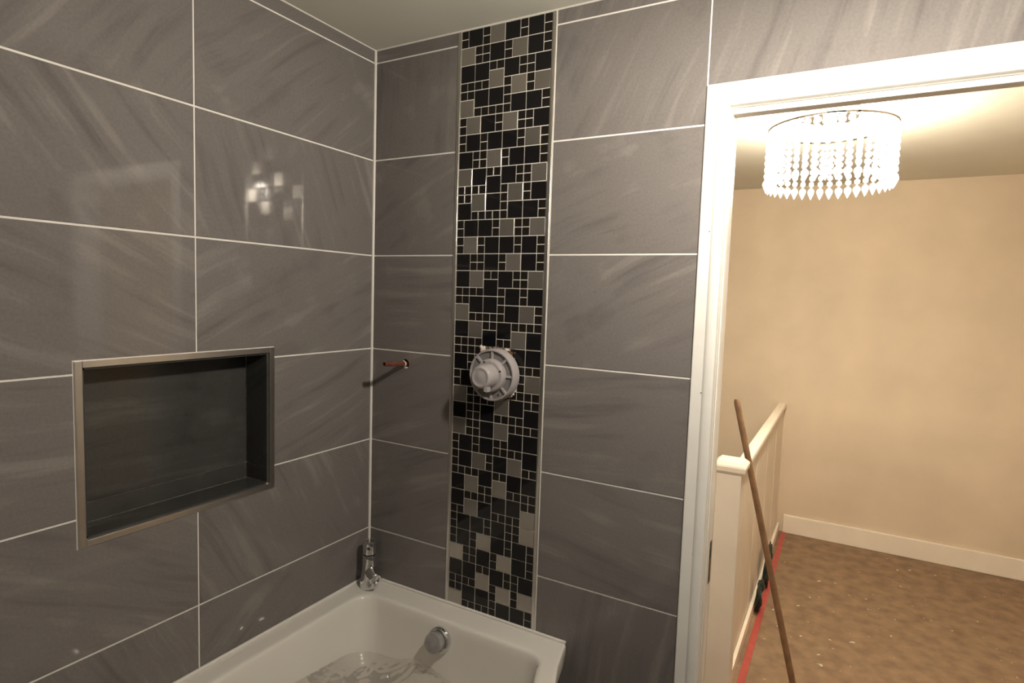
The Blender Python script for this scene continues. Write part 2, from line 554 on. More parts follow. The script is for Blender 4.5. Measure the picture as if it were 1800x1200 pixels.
# left wall tiles: s = distance from the corner
ang_L = [4, 38, -68, 24, 20, -62, 34, 20, 0]
NS0, NS1 = 0.3845, 0.868           # outside of the niche edging
NB, NT = 0.9715, 1.3640
for k, (z0, z1) in enumerate(rows):
    for c, (s0, s1) in enumerate(((0.0035, 0.604), (0.608, 1.208), (1.212, 1.812), (1.816, 2.29))):
        ang = ang_L[k] if c == 0 else random.uniform(-70, 70)
        hit = c < 2 and z0 < NT and z1 > NB
        if not hit:
            tile_l(s0, s1, z0, z1, ang)
            continue
        # tile notched around the niche, one polygon in local x = -s
        cs, cz = (s0 + s1) / 2, (z0 + z1) / 2
        g = 0.0025
        if c == 0:
            e = NS0 - g
            if z1 > NT and z0 < NT:      # niche bites the lower outer corner
                pts = [(-e, z0), (-s0, z0), (-s0, z1), (-s1, z1), (-s1, NT + g), (-e, NT + g)]
            elif z0 < NB:                # upper outer corner
                pts = [(-s1, z0), (-s0, z0), (-s0, z1), (-e, z1), (-e, NB - g), (-s1, NB - g)]
            else:
                pts = [(-e, z0), (-s0, z0), (-s0, z1), (-e, z1)]
        else:
            e = NS1 + g
            if z1 > NT and z0 < NT:
                pts = [(-s1, z0), (-e, z0), (-e, NT + g), (-s0, NT + g), (-s0, z1), (-s1, z1)]
            elif z0 < NB:
                pts = [(-s1, z0), (-s0, z0), (-s0, NB - g), (-e, NB - g), (-e, z1), (-s1, z1)]
            else:
                pts = [(-s1, z0), (-e, z0), (-e, z1), (-s1, z1)]
        bm = bmesh.new()
        add_prism(bm, [(x + cs, z - cz) for x, z in pts], 0, TH)
        bmesh.ops.recalc_face_normals(bm, faces=bm.faces)
        o = mesh_obj('tile', bm, 'tile', None, (0, 0, 0))
        o.parent = wall_left
        o.location = (0, -cs, cz)
        o.rotation_euler = (0, 0, PI / 2)
        place(o, ang, random.uniform(0, 60))

# niche lining: dark tiles on back, sides, sill and head, and a metal edging
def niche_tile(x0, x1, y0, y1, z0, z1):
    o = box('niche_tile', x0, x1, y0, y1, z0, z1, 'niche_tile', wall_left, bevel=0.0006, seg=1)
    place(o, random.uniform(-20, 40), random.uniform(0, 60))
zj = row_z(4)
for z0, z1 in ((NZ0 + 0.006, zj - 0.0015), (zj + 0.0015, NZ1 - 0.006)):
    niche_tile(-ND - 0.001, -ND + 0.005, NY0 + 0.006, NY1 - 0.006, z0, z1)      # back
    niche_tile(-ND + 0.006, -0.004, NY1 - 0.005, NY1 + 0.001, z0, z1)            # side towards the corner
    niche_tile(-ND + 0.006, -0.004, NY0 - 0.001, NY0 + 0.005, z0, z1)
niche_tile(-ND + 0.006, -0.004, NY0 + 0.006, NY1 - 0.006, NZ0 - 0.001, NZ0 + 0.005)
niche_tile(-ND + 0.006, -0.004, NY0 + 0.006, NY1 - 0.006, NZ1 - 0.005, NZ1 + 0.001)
for (y0, y1, z0, z1) in ((NY1, -NS0, NB, NT), (-NS1, NY0, NB, NT), (NY0, NY1, NB, NZ0), (NY0, NY1, NZ1, NT)):
    o = box('niche_trim', -0.004, 0.0025, y0, y1, z0, z1, 'steel', wall_left, bevel=0.0008)
    o['label'] = 'brushed metal edging of the niche'

# corner bead and sealant lines
def bead(name, pts, r, label):
    bm = bmesh.new()
    add_tube(bm, pts, r, 10)
    o = mesh_obj(name, bm, 'silicone', None, pts[0], True)
    tag(o, label, kind='structure')
bead('trim_3', [(0.0008, -0.0008, RIM), (0.0008, -0.0008, CEIL)], 0.0050, 'white sealant bead in the corner between the tiled walls')
bead('trim_4', [(0.0, -2.25, CEIL - 0.0005), (0.0, 0.0, CEIL - 0.0005)], 0.0028, 'white bead where the left tiled wall meets the ceiling')
bead('trim_5', [(0.0, 0.0, CEIL - 0.0005), (2.49, 0.0, CEIL - 0.0005)], 0.0032, 'white bead where the mosaic wall meets the ceiling')
bead('trim_6', [(0.003, -1.69, RIM + 0.002), (0.003, -0.003, RIM + 0.002)], 0.0055, 'white sealant line between bath rim and left tiled wall')
bead('trim_7', [(0.003, -0.003, RIM + 0.002), (0.735, -0.003, RIM + 0.002)], 0.0045, 'white sealant line between bath rim and mosaic wall')

# metal trims either side of the mosaic
def strip_trim(name, x0, x1, label):
    o = box(name, x0, x1, -0.0035, 0.004, RIM + 0.001, CEIL - 0.004, 'steel', bevel=0.0014, seg=3, origin=((x0 + x1) / 2, 0, RIM), smooth=True)
    tag(o, label, kind='structure')
strip_trim('trim_1', 0.3215, 0.3306, 'brushed metal edging strip along the left side of the mosaic')
strip_trim('trim_2', 0.6252, 0.6352, 'brushed metal edging strip along the right side of the mosaic')

# ------------------------------------------------------------------ mosaic strip
SHEET = """
sB.sG.B.sB.s
s..s....s..s
G.ssB.sG.B.s
..ss..s....s
B.B.ssB.ssB.
....G...ss..
ssss..sG.sG.
ssB.B.s..s..
G.....sB.B.s
..sssss....s
sG.B.sG.ssB.
s....s..ss..
sB.sB.B.sG.s
s..s....s..s
B.ssG.sB.B.s
..ss..s....s
G.B.ssB.ssG.
....B...ss..
ssss..sG.sB.
ssG.B.s..s..
B.....sB.B.s
..sssss....s
sB.B.sG.ssG.
s....s..ss..
sG.sB.B.sB.s
s..s....s..s
B.ssB.sG.B.s
..ss..s....s
B.G.ssB.ssG.
....B...ss..
ssss..sB.sB.
ssB.B.s..s..
G.....sB.G.s
..sssss....s
B.G.ssB.ssss
....B...G.B.
ssss..ss....
ssssxxxxB.B.
B.ssxxxx....
..ssxxxxxsss
sB.sxxxxxsG.
s..sxxxxxs..
G.ssxxxxssss
..ssssG.B.ss
B.ssB.....B.
..ss..ssss..
G.ssB.G.ssss
..ss....B.B.
sB.sB.ss....
s..s..ssssB.
sB.G.sB.G...
s....s....ss
ssssB.ssB.B.
B.G...G.....
....ss..ssss
B.ssssB.B.ss
..G.B.....G.
ss....ssss..
sB.B.sB.ssG.
s....s..ss..
sB.sG.B.sB.s
s..s....s..s
G.ssB.sG.B.s
..ss..s....s
B.B.ssB.ssB.
....G...ss..
ssss..sG.sG.
ssB.B.s..s..
G.....sB.B.s
..sssss....s
""".split()
MX0, MX1 = 0.3318, 0.6240
MZ1, MZ0 = 2.2825, 0.5635
PX, PZ = (MX1 - MX0) / 12, (MZ1 - MZ0) / len(SHEET)
GAP = 0.0026
bm = bmesh.new()
grid_boxes(bm, 0.3178, 0.6382, RIM - 0.01, CEIL, [VHOLE], lambda a, b, c, d: add_box(bm, a, b, -0.0002, 0.003, c, d))
strip = mesh_obj('mosaic_strip', bm, 'mosaic_grout', wall_back, (0, 0, 0))
strip['label'] = 'vertical strip of black and steel mosaic set in pale grout'

def mosaic_mesh(w, h, mat, name):
    bm = bmesh.new()
    add_box(bm, -w / 2, w / 2, -0.0016, 0.0008, -h / 2, h / 2)
    es = [e for e in bm.edges if all(v.co.y < -0.001 for v in e.verts)]
    bmesh.ops.bevel(bm, geom=es, offset=0.0006, segments=1, affect='EDGES')
    me = bpy.data.meshes.new(name)
    bm.to_mesh(me); bm.free()
    me.materials.append(M[mat])
    return me
ms = {'B': mosaic_mesh(2 * PX - GAP, 2 * PZ - GAP, 'black_glass', 'black_mosaic_tile'),
      'G': mosaic_mesh(2 * PX - GAP, 2 * PZ - GAP, 'steel_mosaic', 'steel_mosaic_tile'),
      's': mosaic_mesh(PX - GAP, PZ - GAP, 'dark_stone', 'small_mosaic_tile')}
mn = {'B': 'black_mosaic_tile', 'G': 'steel_mosaic_tile', 's': 'small_mosaic_tile'}
cover = set()
for r_, line in enumerate(SHEET):
    assert len(line) == 12, (r_, line)
    for c_, ch in enumerate(line):
        if ch in 'BG':
            k = 2
        elif ch == 's':
            k = 1
        else:
            continue
        for a in range(k):
            for b in range(k):
                assert (r_ + a, c_ + b) not in cover, ('overlap', r_, c_)
                assert k == 1 or (a == 0 and b == 0) or SHEET[r_ + a][c_ + b] == '.', ('clash', r_, c_)
                cover.add((r_ + a, c_ + b))
        x = MX0 + (c_ + k / 2) * PX
        z = MZ1 - (r_ + k / 2) * PZ
        o = link(mn[ch], ms[ch], strip, (x, -0.0002, z))
        o.rotation_euler = (random.uniform(-0.004, 0.004), random.uniform(-0.006, 0.006), random.uniform(-0.004, 0.004))
for r_, line in enumerate(SHEET):
    for c_, ch in enumerate(line):
        assert ch == 'x' or (r_, c_) in cover, ('gap', r_, c_)

# ------------------------------------------------------------------ doorway
door = empty('door_1', (1.092, 0, 0))
tag(door, 'white painted door frame without a door leading to the landing', kind='structure')
JX0, JX1, JH = 1.0935, 1.8555, 1.976       # clear opening
def arch_profile(w):
    # (offset across from the outer edge, proud of wall)
    return [(0, 0.0), (0, 0.006), (0.002, 0.008), (w * 0.50, 0.009), (w * 0.56, 0.012), (w * 0.66, 0.014),
            (w * 0.86, 0.014), (w * 0.96, 0.011), (w, 0.005), (w, 0.0)]
def architrave(name, path_fn, label):
    bm = bmesh.new()
    prof = arch_profile(0.0555)
    ra = [bm.verts.new(path_fn(0, a, h)) for a, h in prof]
    rb = [bm.verts.new(path_fn(1, a, h)) for a, h in prof]
    n = len(prof)
    for i in range(n - 1):
        bm.faces.new((ra[i], ra[i + 1], rb[i + 1], rb[i]))
    bm.faces.new(ra); bm.faces.new(list(reversed(rb)))
    bmesh.ops.recalc_face_normals(bm, faces=bm.faces)
    return mesh_obj(name, bm, 'paint_white', door, path_fn(0, 0, 0), True)
AX0, AX1, AZ = 1.0370, 1.912, 2.0325
architrave('architrave', lambda t, a, h: Vector((AX0 + a, -h, (AZ - a) * t)), '')
architrave('architrave', lambda t, a, h: Vector((AX1 - a, -h, (AZ - a) * t)), '')
architrave('architrave', lambda t, a, h: Vector((AX0 + a if t == 0 else AX1 - a, -h, AZ - a)), '')
box('lining', DX0, JX0, 0.0, WT + 0.005, 0, DZ - 0.03, 'paint_white', door, 0.001)
box('lining', JX1, DX1, 0.0, WT + 0.005, 0, DZ - 0.03, 'paint_white', door, 0.001)
box('lining', DX0, DX1, 0.0, WT + 0.005, DZ - 0.03, DZ, 'paint_white', door, 0.001)
box('door_stop', JX0, JX0 + 0.003, 0.012, 0.042, 0, JH - 0.013, 'paint_white', door, 0.0012, 2, smooth=True)
box('door_stop', JX1 - 0.003, JX1, 0.012, 0.042, 0, JH - 0.013, 'paint_white', door, 0.0012, 2, smooth=True)
box('door_stop', JX0, JX1, 0.010, 0.042, JH - 0.013, JH, 'paint_white', door, 0.0015, 2)
for dz_, lbl in ((0.862, 'dark slotted latch keep in the frame'),):
    sp = box('strike_plate', JX0 - 0.0005, JX0 + 0.0012, 0.056, 0.080, dz_ - 0.055, dz_ + 0.055, 'grip', door, 0.0005, 1)
    sp['label'] = lbl
    box('latch_opening_shade', JX0 + 0.0006, JX0 + 0.0018, 0.050, 0.072, dz_ + 0.012, dz_ + 0.036, 'dark', sp)  # dark block painting the shade of the latch opening
for (x, z) in ((1.0615, 1.692), (1.0635, 1.306), (1.066, 0.905)):
    nb = lathe('nail_hole_shade', [(0, 0.0016), (0.0006, 0.0014)], (x, -0.0092, z), (0, -1, 0), 'grip', door, n=10)  # dark disc painting the shade in a nail hole
    nb['label'] = 'dark dot painted for the shade in a nail hole'

# ------------------------------------------------------------------ landing beyond the doorway
HY = 2.83
fl2 = box('floor_landing', 0.96, 2.75, WT, HY, -0.12, 0, 'landing_floor', origin=(1.8, 1.4, 0))
tag(fl2, 'bare brown landing floor with paint splashes', kind='structure')
cl2 = box('ceiling_landing', -1.2, 2.75, WT, HY, CEIL, CEIL + 0.1, 'ceiling', origin=(1.0, 1.4, CEIL))
tag(cl2, 'bright white ceiling of the landing', kind='structure')
wf = box('wall_far', -1.2, 2.75, HY, HY + 0.1, -2.0, CEIL, 'beige', origin=(1.0, HY, 0))
tag(wf, 'beige painted wall at the far end of the landing', kind='structure')
wr = box('wall_landing', 2.75, 2.85, WT, HY, 0, CEIL, 'beige', origin=(2.75, 1.4, 0))
tag(wr, 'beige painted side wall of the landing', kind='structure')
ws = box('wall_stairwell', -1.3, -1.2, WT, HY, -2.0, CEIL, 'beige', origin=(-1.2, 1.4, 0))
tag(ws, 'beige painted wall of the stairwell', kind='structure')
sf = box('floor_stairwell', -1.2, 0.96, WT, HY, -2.1, -2.0, 'landing_floor', origin=(0, 1.4, -2))
tag(sf, 'dark floor at the bottom of the stairwell', kind='structure')
wbk = box('wall_landing_near', -1.2, -0.13, WT - 0.03, WT, -2.0, CEIL, 'beige', origin=(-0.6, WT, 0))
tag(wbk, 'beige painted stairwell wall behind the bathroom', kind='structure')
sk = box('baseboard_far', 1.075, 2.75, HY - 0.018, HY, 0, 0.12, 'paint_cream', bevel=0.003, origin=(1.9, HY, 0))
tag(sk, 'cream baseboard along the far landing wall', kind='structure')

# balustrade with newel post
NX, NYc = 1.0235, 0.80
bal = empty('stair_balustrade', (NX, NYc, 0))
tag(bal, 'cream boarded stair balustrade with capped newel post on the landing', 'balustrade')
post = box('newel_post', NX - 0.0435, NX + 0.0435, NYc - 0.0435, NYc + 0.0435, 0, 0.912, 'paint_cream', bal, 0.003, origin=(NX, NYc, 0))
bm = bmesh.new()
def sq_ring(w, z):
    return [bm.verts.new((NX + sx * w, NYc + sy * w, z)) for sx, sy in ((-1, -1), (1, -1), (1, 1), (-1, 1))]
rings = [sq_ring(w, z) for w, z in ((0.0435, 0.905), (0.050, 0.910), (0.0565, 0.918), (0.0575, 0.934), (0.054, 0.940), (0.040, 0.952), (0.0, 0.955))]
for a, b in zip(rings, rings[1:]):
    for i in range(4):
        bm.faces.new((a[i], a[(i + 1) % 4], b[(i + 1) % 4], b[i]))
bm.faces.new(list(reversed(rings[0])))
bmesh.ops.remove_doubles(bm, verts=bm.verts, dist=1e-5)
mesh_obj('newel_cap', bm, 'paint_cream', post, (NX, NYc, 0.91))
bm = bmesh.new()
yA, yB = NYc + 0.042, HY - 0.002
for (x0, x1, z0, z1) in ((0.998, 1.048, 0.835, 0.872),):
    add_box(bm, x0, x1, yA, yB, z0, z1, 0.010, 4)
mesh_obj('handrail', bm, 'paint_cream', bal, (1.026, yA, 0.85), True)
nb_ = 9
for i in range(nb_):
    y0 = yA + (yB - yA) * i / nb_; y1 = yA + (yB - yA) * (i + 1) / nb_
    box('panel_board', 1.012, 1.034 + 0.001 * (i % 2), y0 + 0.001, y1 - 0.001, 0.0, 0.836, 'paint_cream', bal, 0.002, 1)
box('skirting', 1.036, 1.052, yA, yB, 0, 0.055, 'paint_cream', bal, 0.003)

# stick leaning on the handrail
st = Vector((1.279, 1.02, 0.0)); tp = Vector((0.9945, 1.02, 1.141))
bm = bmesh.new()
d = (tp - st)
add_tube(bm, [st + Vector((0, 0, 0.003)), st + d * 0.3, st + d * 0.7, tp - d * 0.012, tp], [0.0125, 0.0125, 0.012, 0.012, 0.008], 12)
stick = mesh_obj('wooden_stick', bm, 'wood', None, st, True)
tag(stick, 'long brown wooden stick leaning against the landing balustrade', 'stick')

tape = box('red_tape', 1.069, 1.097, 0.30, HY - 0.02, 0.0, 0.003, 'red_tape', bevel=0.0008, seg=1, origin=(1.078, 1.3, 0))
tag(tape, 'red strip running along the landing floor beside the balustrade', 'tape')

def rag(cx, cy, parts, label, seed):
    bm = bmesh.new()
    for i, (dx, dy, dz, rx, ry, rz) in enumerate(parts):
        add_lump(bm, (cx + dx, cy + dy, dz), rx, ry, rz, seed + i * 1.3, 0.6, 1.9, 3)
    lo = min(v.co.z for v in bm.verts)
    for v in bm.verts:
        v.co.z -= lo
        if v.co.x < 1.0525: v.co.x = 1.0525 if v.co.z < 0.06 else max(v.co.x, 1.036)
    o = mesh_obj('crumpled_cloth', bm, 'green_cloth', None, (cx, cy, 0), 'all')
    tag(o, label, 'cloth', 'green cloths on the landing')
rag(1.070, 1.62, [(0, 0, 0.06, 0.013, 0.05, 0.06), (0.0, 0.06, 0.10, 0.012, 0.03, 0.03)], 'smaller dark green crumpled cloth at the foot of the balustrade, nearer the newel', 1.0)
rag(1.074, 1.90, [(0, 0, 0.08, 0.014, 0.06, 0.09), (0.0, 0.08, 0.12, 0.013, 0.06, 0.07)], 'taller dark green crumpled cloth at the foot of the balustrade, farther along', 5.0)

# crystal ceiling light on the landing
ch = empty('crystal_chandelier', (HALL_LAMP[0], HALL_LAMP[1], CEIL))
tag(ch, 'round crystal drop ceiling light shining on the landing', 'chandelier')
cx, cy = HALL_LAMP[0], HALL_LAMP[1]
lathe('ceiling_plate', [(0, 0.10), (0.02, 0.10), (0.03, 0.09), (0.03, 0.02)], (cx, cy, CEIL), (0, 0, -1), 'chrome', ch, n=32)
bm = bmesh.new()
RR = 0.225
add_tube(bm, [(cx + RR * math.cos(a), cy + RR * math.sin(a), 2.222) for a in [2 * PI * i / 48 for i in range(49)]], 0.006, 6, False)
mesh_obj('ring', bm, 'chrome', ch, (cx, cy, 2.222), True)
for a in (0, PI / 2, PI, 3 * PI / 2):
    bm = bmesh.new()
    add_tube(bm, [(cx + 0.08 * math.cos(a), cy + 0.08 * math.sin(a), 2.262), (cx + RR * math.cos(a), cy + RR * math.sin(a), 2.224)], 0.004, 6)
    mesh_obj('bracket', bm, 'chrome', ch, (cx, cy, 2.24), True)
lathe('bulb', [(0, 0.012), (0.01, 0.014), (0.03, 0.028), (0.05, 0.032), (0.07, 0.024), (0.08, 0.004)], (cx, cy, 2.255), (0, 0, -1), mat_emit('lit_landing_bulb', HALL_COLOUR, 60.0), ch, n=20)
bm = bmesh.new()
nbead = 7
for i in range(nbead):
    z = 2.212 - i * 0.026
    add_lathe(bm, [(0, 0.001), (0.006, 0.0095), (0.014, 0.011), (0.020, 0.008), (0.025, 0.001)], (0, 0, z), (0, 0, -1), 6)
add_lathe(bm, [(0, 0.001), (0.012, 0.013), (0.022, 0.014), (0.050, 0.001)], (0, 0, 2.212 - nbead * 0.026), (0, 0, -1), 6)
bmesh.ops.recalc_face_normals(bm, faces=bm.faces)
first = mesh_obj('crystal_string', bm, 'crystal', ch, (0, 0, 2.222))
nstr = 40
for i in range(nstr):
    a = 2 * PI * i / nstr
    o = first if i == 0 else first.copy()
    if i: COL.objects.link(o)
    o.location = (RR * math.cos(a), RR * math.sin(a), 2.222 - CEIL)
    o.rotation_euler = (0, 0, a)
hl = bpy.data.lights.new('landing_light', 'POINT')
hl.energy = HALL_POWER; hl.color = HALL_COLOUR; hl.shadow_soft_size = 0.06
hlo = bpy.data.objects.new('landing_light', hl); COL.objects.link(hlo)
hlo.parent = ch
hlo.location = Vector((cx, cy, 2.10)) - Vector(ch.location)

# ------------------------------------------------------------------ bathroom ceiling lamp (out of frame)
lx, ly, lz = BATH_LAMP
lamp = empty('ceiling_lamp', (lx, ly, CEIL))
tag(lamp, 'lit bulb under a shallow metal shade added to dim the ceiling, hanging from the bathroom ceiling', 'lamp')
lathe('ceiling_rose', [(0, 0.05), (0.012, 0.05), (0.022, 0.03), (0.03, 0.018)], (lx, ly, CEIL), (0, 0, -1), 'paint_white', lamp)
lathe('flex', [(0, 0.004), (CEIL - 0.03 - lz - 0.085, 0.004)], (lx, ly, CEIL - 0.03), (0, 0, -1), 'paint_white', lamp, n=10)
lathe('lamp_holder', [(0, 0.010), (0.008, 0.017), (0.042, 0.019), (0.046, 0.016)], (lx, ly, lz + 0.085), (0, 0, -1), 'paint_white', lamp)
lathe('added_lamp_shade', [(0, 0.020), (0.004, 0.060), (0.022, 0.105), (0.024, 0.104), (0.007, 0.058), (0.003, 0.020)], (lx, ly, lz + 0.062), (0, 0, -1), 'steel', lamp, n=40, cap0=False, cap1=False)  # unseen dish added to keep direct lamp light off the ceiling
lathe('bulb', [(0, 0.013), (0.012, 0.018), (0.03, 0.029), (0.048, 0.032), (0.066, 0.027), (0.078, 0.014), (0.081, 0.002)], (lx, ly, lz + 0.042), (0, 0, -1), 'bulb', lamp, n=24)

# ------------------------------------------------------------------ bath
def catmull(knots, y):
    ks = sorted(knots)
    if y <= ks[0][0]: return ks[0][1]
    if y >= ks[-1][0]: return ks[-1][1]
    for i in range(len(ks) - 1):
        if ks[i][0] <= y <= ks[i + 1][0]:
            p1, p2 = ks[i], ks[i + 1]
            p0 = ks[i - 1] if i else p1
            p3 = ks[i + 2] if i + 2 < len(ks) else p2
            h = p2[0] - p1[0]; t = (y - p1[0]) / h
            m1 = (p2[1] - p0[1]) / max(1e-6, p2[0] - p0[0]) * h
            m2 = (p3[1] - p1[1]) / max(1e-6, p3[0] - p1[0]) * h
            return (2*t**3 - 3*t**2 + 1) * p1[1] + (t**3 - 2*t**2 + t) * m1 + (-2*t**3 + 3*t**2) * p2[1] + (t**3 - t**2) * m2
KN = [(0.0, 0.734), (-0.02, 0.742), (-0.05, 0.748), (-0.114, 0.763), (-0.17, 0.784), (-0.3, 0.83), (-0.5, 0.868), (-0.7, 0.868), (-0.9, 0.82), (-1.1, 0.755), (-1.3, 0.715), (-1.7, 0.70)]
def bow(y): return catmull(KN, y)

def outline(xl, dr, yb, yf, r, nside=18, nc=8):
    """left x, inset of the right edge, back y, front y, corner radius"""
    pts = []
    r = max(r, 0.002)
    def arc(cx_, cy_, a0, a1):
        return [(cx_ + r * math.cos(a0 + (a1 - a0) * i / nc), cy_ + r * math.sin(a0 + (a1 - a0) * i / nc)) for i in range(1, nc)]
    xr_b = bow(yb - r) - dr; xr_f = bow(yf + r) - dr
    # back edge, left to right
    pts += [(xl + r + (xr_b - r - xl - r) * i / nside, yb) for i in range(nside + 1)]
    pts += arc(xr_b - r, yb - r, PI / 2, 0)
    ys = [yb - r + (yf + r - yb + r) * i / (2 * nside) for i in range(2 * nside + 1)]
    pts += [(bow(y) - dr, y) for y in ys]
    pts += arc(xr_f - r, yf + r, 0, -PI / 2)
    pts += [(xr_f - r + (xl + r - xr_f + r) * i / nside, yf) for i in range(nside + 1)]
    pts += arc(xl + r, yf + r, -PI / 2, -PI)
    pts += [(xl, yf + r + (yb - r - yf - r) * i / (2 * nside)) for i in range(2 * nside + 1)]
    pts += arc(xl + r, yb - r, PI, PI / 2)
    return pts

bath = empty('bathtub', (0.38, -0.85, 0))
tag(bath, 'white shower bath with bowed side fitted into the tiled corner', 'bathtub')
bm = bmesh.new()
W0 = 0.0025
levels = [
    # (xl, dr, yb, yf, corner r, z)
    (0.10, 0.16, -0.10, -1.60, 0.10, 0.10),
    (0.06, 0.09, -0.06, -1.64, 0.08, 0.30),
    (0.03, 0.03, -0.03, -1.67, 0.05, 0.508),
    (W0 + 0.004, 0.006, -W0 - 0.004, -1.694, 0.02, 0.514),
    (W0, 0.0, -W0, -1.70, 0.010, 0.518),
    (W0, 0.0, -W0, -1.70, 0.010, RIM - 0.005),
    (W0 + 0.002, 0.002, -W0 - 0.002, -1.698, 0.010, RIM - 0.0015),
    (W0 + 0.006, 0.006, -W0 - 0.006, -1.694, 0.010, RIM),
    (W0 + 0.013, 0.013, -W0 - 0.013, -1.687, 0.014, RIM),
    (0.056, 0.044, -0.076, -1.624, 0.046, RIM - 0.0002),
    (0.066, 0.054, -0.0865, -1.614, 0.052, RIM - 0.0006),
    (0.070, 0.058, -0.0905, -1.610, 0.055, RIM - 0.003),
    (0.073, 0.062, -0.0935, -1.606, 0.057, RIM - 0.010),
    (0.076, 0.065, -0.096, -1.600, 0.058, RIM - 0.03),
    (0.088, 0.080, -0.110, -1.57, 0.070, 0.42),
    (0.104, 0.105, -0.130, -1.50, 0.085, 0.28),
    (0.120, 0.130, -0.155, -1.44, 0.10, 0.20),
    (0.150, 0.165, -0.190, -1.40, 0.11, 0.165),
    (0.200, 0.215, -0.245, -1.34, 0.12, 0.15),
    (0.300, 0.330, -0.500, -1.00, 0.05, 0.145),
]
prev = None
first_ring = None
for (xl, dr, yb, yf, r, z) in levels:
    ring = [bm.verts.new((x, y, z)) for x, y in outline(xl, dr, yb, yf, r)]
    if prev:
        n = len(ring)
        for i in range(n):
            j = (i + 1) % n
            bm.faces.new((prev[i], prev[j], ring[j], ring[i]))
    else:
        first_ring = ring
    prev = ring
bm.faces.new(prev)
bm.faces.new(list(reversed(first_ring)))
bmesh.ops.recalc_face_normals(bm, faces=bm.faces)
shell = mesh_obj('tub_shell', bm, 'acrylic', bath, (0.38, -0.85, 0), True)
for i, (x, y) in enumerate(((0.22, -0.35), (0.56, -0.35), (0.22, -1.35), (0.52, -1.35))):
    lathe('foot', [(0, 0.03), (0.01, 0.03), (0.015, 0.012), (0.11, 0.012)], (x, y, 0), (0, 0, 1), 'steel', bath, n=16)
# overflow
OX, OZ = 0.376, 0.507
oy = -0.1005
oax = Vector((0.0, -1.0, 0.17)).normalized()
ov = lathe('overflow', [(-0.01, 0.038), (0.004, 0.038), (0.012, 0.037), (0.016, 0.034), (0.016, 0.031), (0.010, 0.030), (0.010, 0.02)],
      (OX, oy, OZ), oax, 'chrome', bath, n=40)
ov['label'] = 'round chrome overflow with filler knob'
lathe('overflow_knob', [(0.006, 0.027), (0.034, 0.0295), (0.040, 0.028), (0.042, 0.023), (0.0425, 0.001)], (OX, oy, OZ), oax, 'satin', ov, n=40)

# protective film lying crumpled in the bath
def film_height(x, y):
    a = Vector((x, y, 0))
    w = noise.noise_vector(a * 5) * 0.12
    b = a + w
    v = noise.noise(b * 6 + Vector((0, 0, 3.3))) * 0.020
    v += (0.5 - abs(noise.noise(b * 11 + Vector((4, 2, 8.1))))) * 0.022
    v += (0.5 - abs(noise.noise(b * 24 + Vector((1, 7, 1.7))))) * 0.011
    v += (0.5 - abs(noise.noise(b * 47 + Vector((3, 5, 6.7))))) * 0.004
    return v - 0.015
bm = bmesh.new()
nx, ny = 130, 150
gridv = []
for j in range(ny + 1):
    rowv = []
    for i in range(nx + 1):
        t = i / nx; u = j / ny
        y = -0.122 - u * 0.80
        zb = 0.405 + 0.06 * min(1, u * 1.7) - (0.012 + 0.05 * min(1.0, u * 3.0)) * math.sin(PI * min(1, max(0, t))) ** 0.7
        # hangs from the overflow at the back
        k = math.exp(-((t - 0.40) / 0.24) ** 2) * math.exp(-(u / 0.14) ** 2)
        z = zb + 0.055 * k + 0.38 * film_height(t, u * 1.6) * (0.35 + 0.65 * math.sin(PI * t))
        f = (z - 0.28) / (0.53 - 0.28)
        xl = 0.108 - 0.024 * f
        xr = bow(y) - (0.112 - 0.036 * f)
        yy = y - 0.012 * (1 - f) - 0.012 * k
        # stay clear of the rounded far corners
        cr = 0.085
        e = 0.0
        if u * 0.80 < cr:
            q = 1 - u * 0.80 / cr
            e = cr * (1 - math.sqrt(max(0.0, 1 - q * q)))
        rowv.append(bm.verts.new((xl + e + (xr - xl - 2 * e) * t, yy, z)))
    gridv.append(rowv)
for j in range(ny):
    for i in range(nx):
        bm.faces.new((gridv[j][i], gridv[j][i + 1], gridv[j + 1][i + 1], gridv[j + 1][i]))
film = mesh_obj('plastic_film', bm, 'film', None, (0.4, -0.5, 0.3), 'all')
tag(film, 'crumpled clear plastic film lying inside the white bath', 'plastic film')

# ------------------------------------------------------------------ chrome tap in the corner of the bath
TX, TY = 0.056, -0.058
tap = empty('bath_tap', (TX, TY, RIM))
tag(tap, 'chrome pillar tap on the bath rim in the tiled corner', 'tap')
lathe('tap_body', [(0, 0.0290), (0.004, 0.0295), (0.022, 0.0290), (0.035, 0.0270), (0.050, 0.0245), (0.075, 0.0228), (0.108, 0.0222), (0.110, 0.0212)],
      (TX, TY, RIM), (0, 0, 1), 'chrome', tap, n=40)
hd = lathe('tap_handle', [(0.1125, 0.0205), (0.1140, 0.0222), (0.150, 0.0222), (0.155, 0.0205), (0.1565, 0.016), (0.157, 0.001)],
      (TX, TY, RIM), (0, 0, 1), 'chrome', tap, n=40)
lathe('handle_reflection_paint', [(0, 0.0055), (0.0008, 0.005)], (TX + 0.0222 * 0.55, TY - 0.0222 * 0.835, RIM + 0.136), (0.55, -0.835, 0), 'grip', hd, n=16)  # dark reflection on the chrome, painted as a small disc
sd = Vector((0.86, -0.46, -0.12)).normalized()
spn = lathe('spout', [(0.0, 0.0185), (0.025, 0.0195), (0.058, 0.0200), (0.064, 0.0185), (0.066, 0.016), (0.066, 0.012), (0.060, 0.011)],
      (TX, TY, RIM + 0.058), sd, 'chrome', tap, n=36)
lathe('aerator', [(0.0, 0.0095), (0.008, 0.0095), (0.010, 0.007)], Vector((TX, TY, RIM + 0.058)) + sd * 0.052 + Vector((0, 0, -0.0165)), (0, 0, -1), 'chrome', spn, n=20)

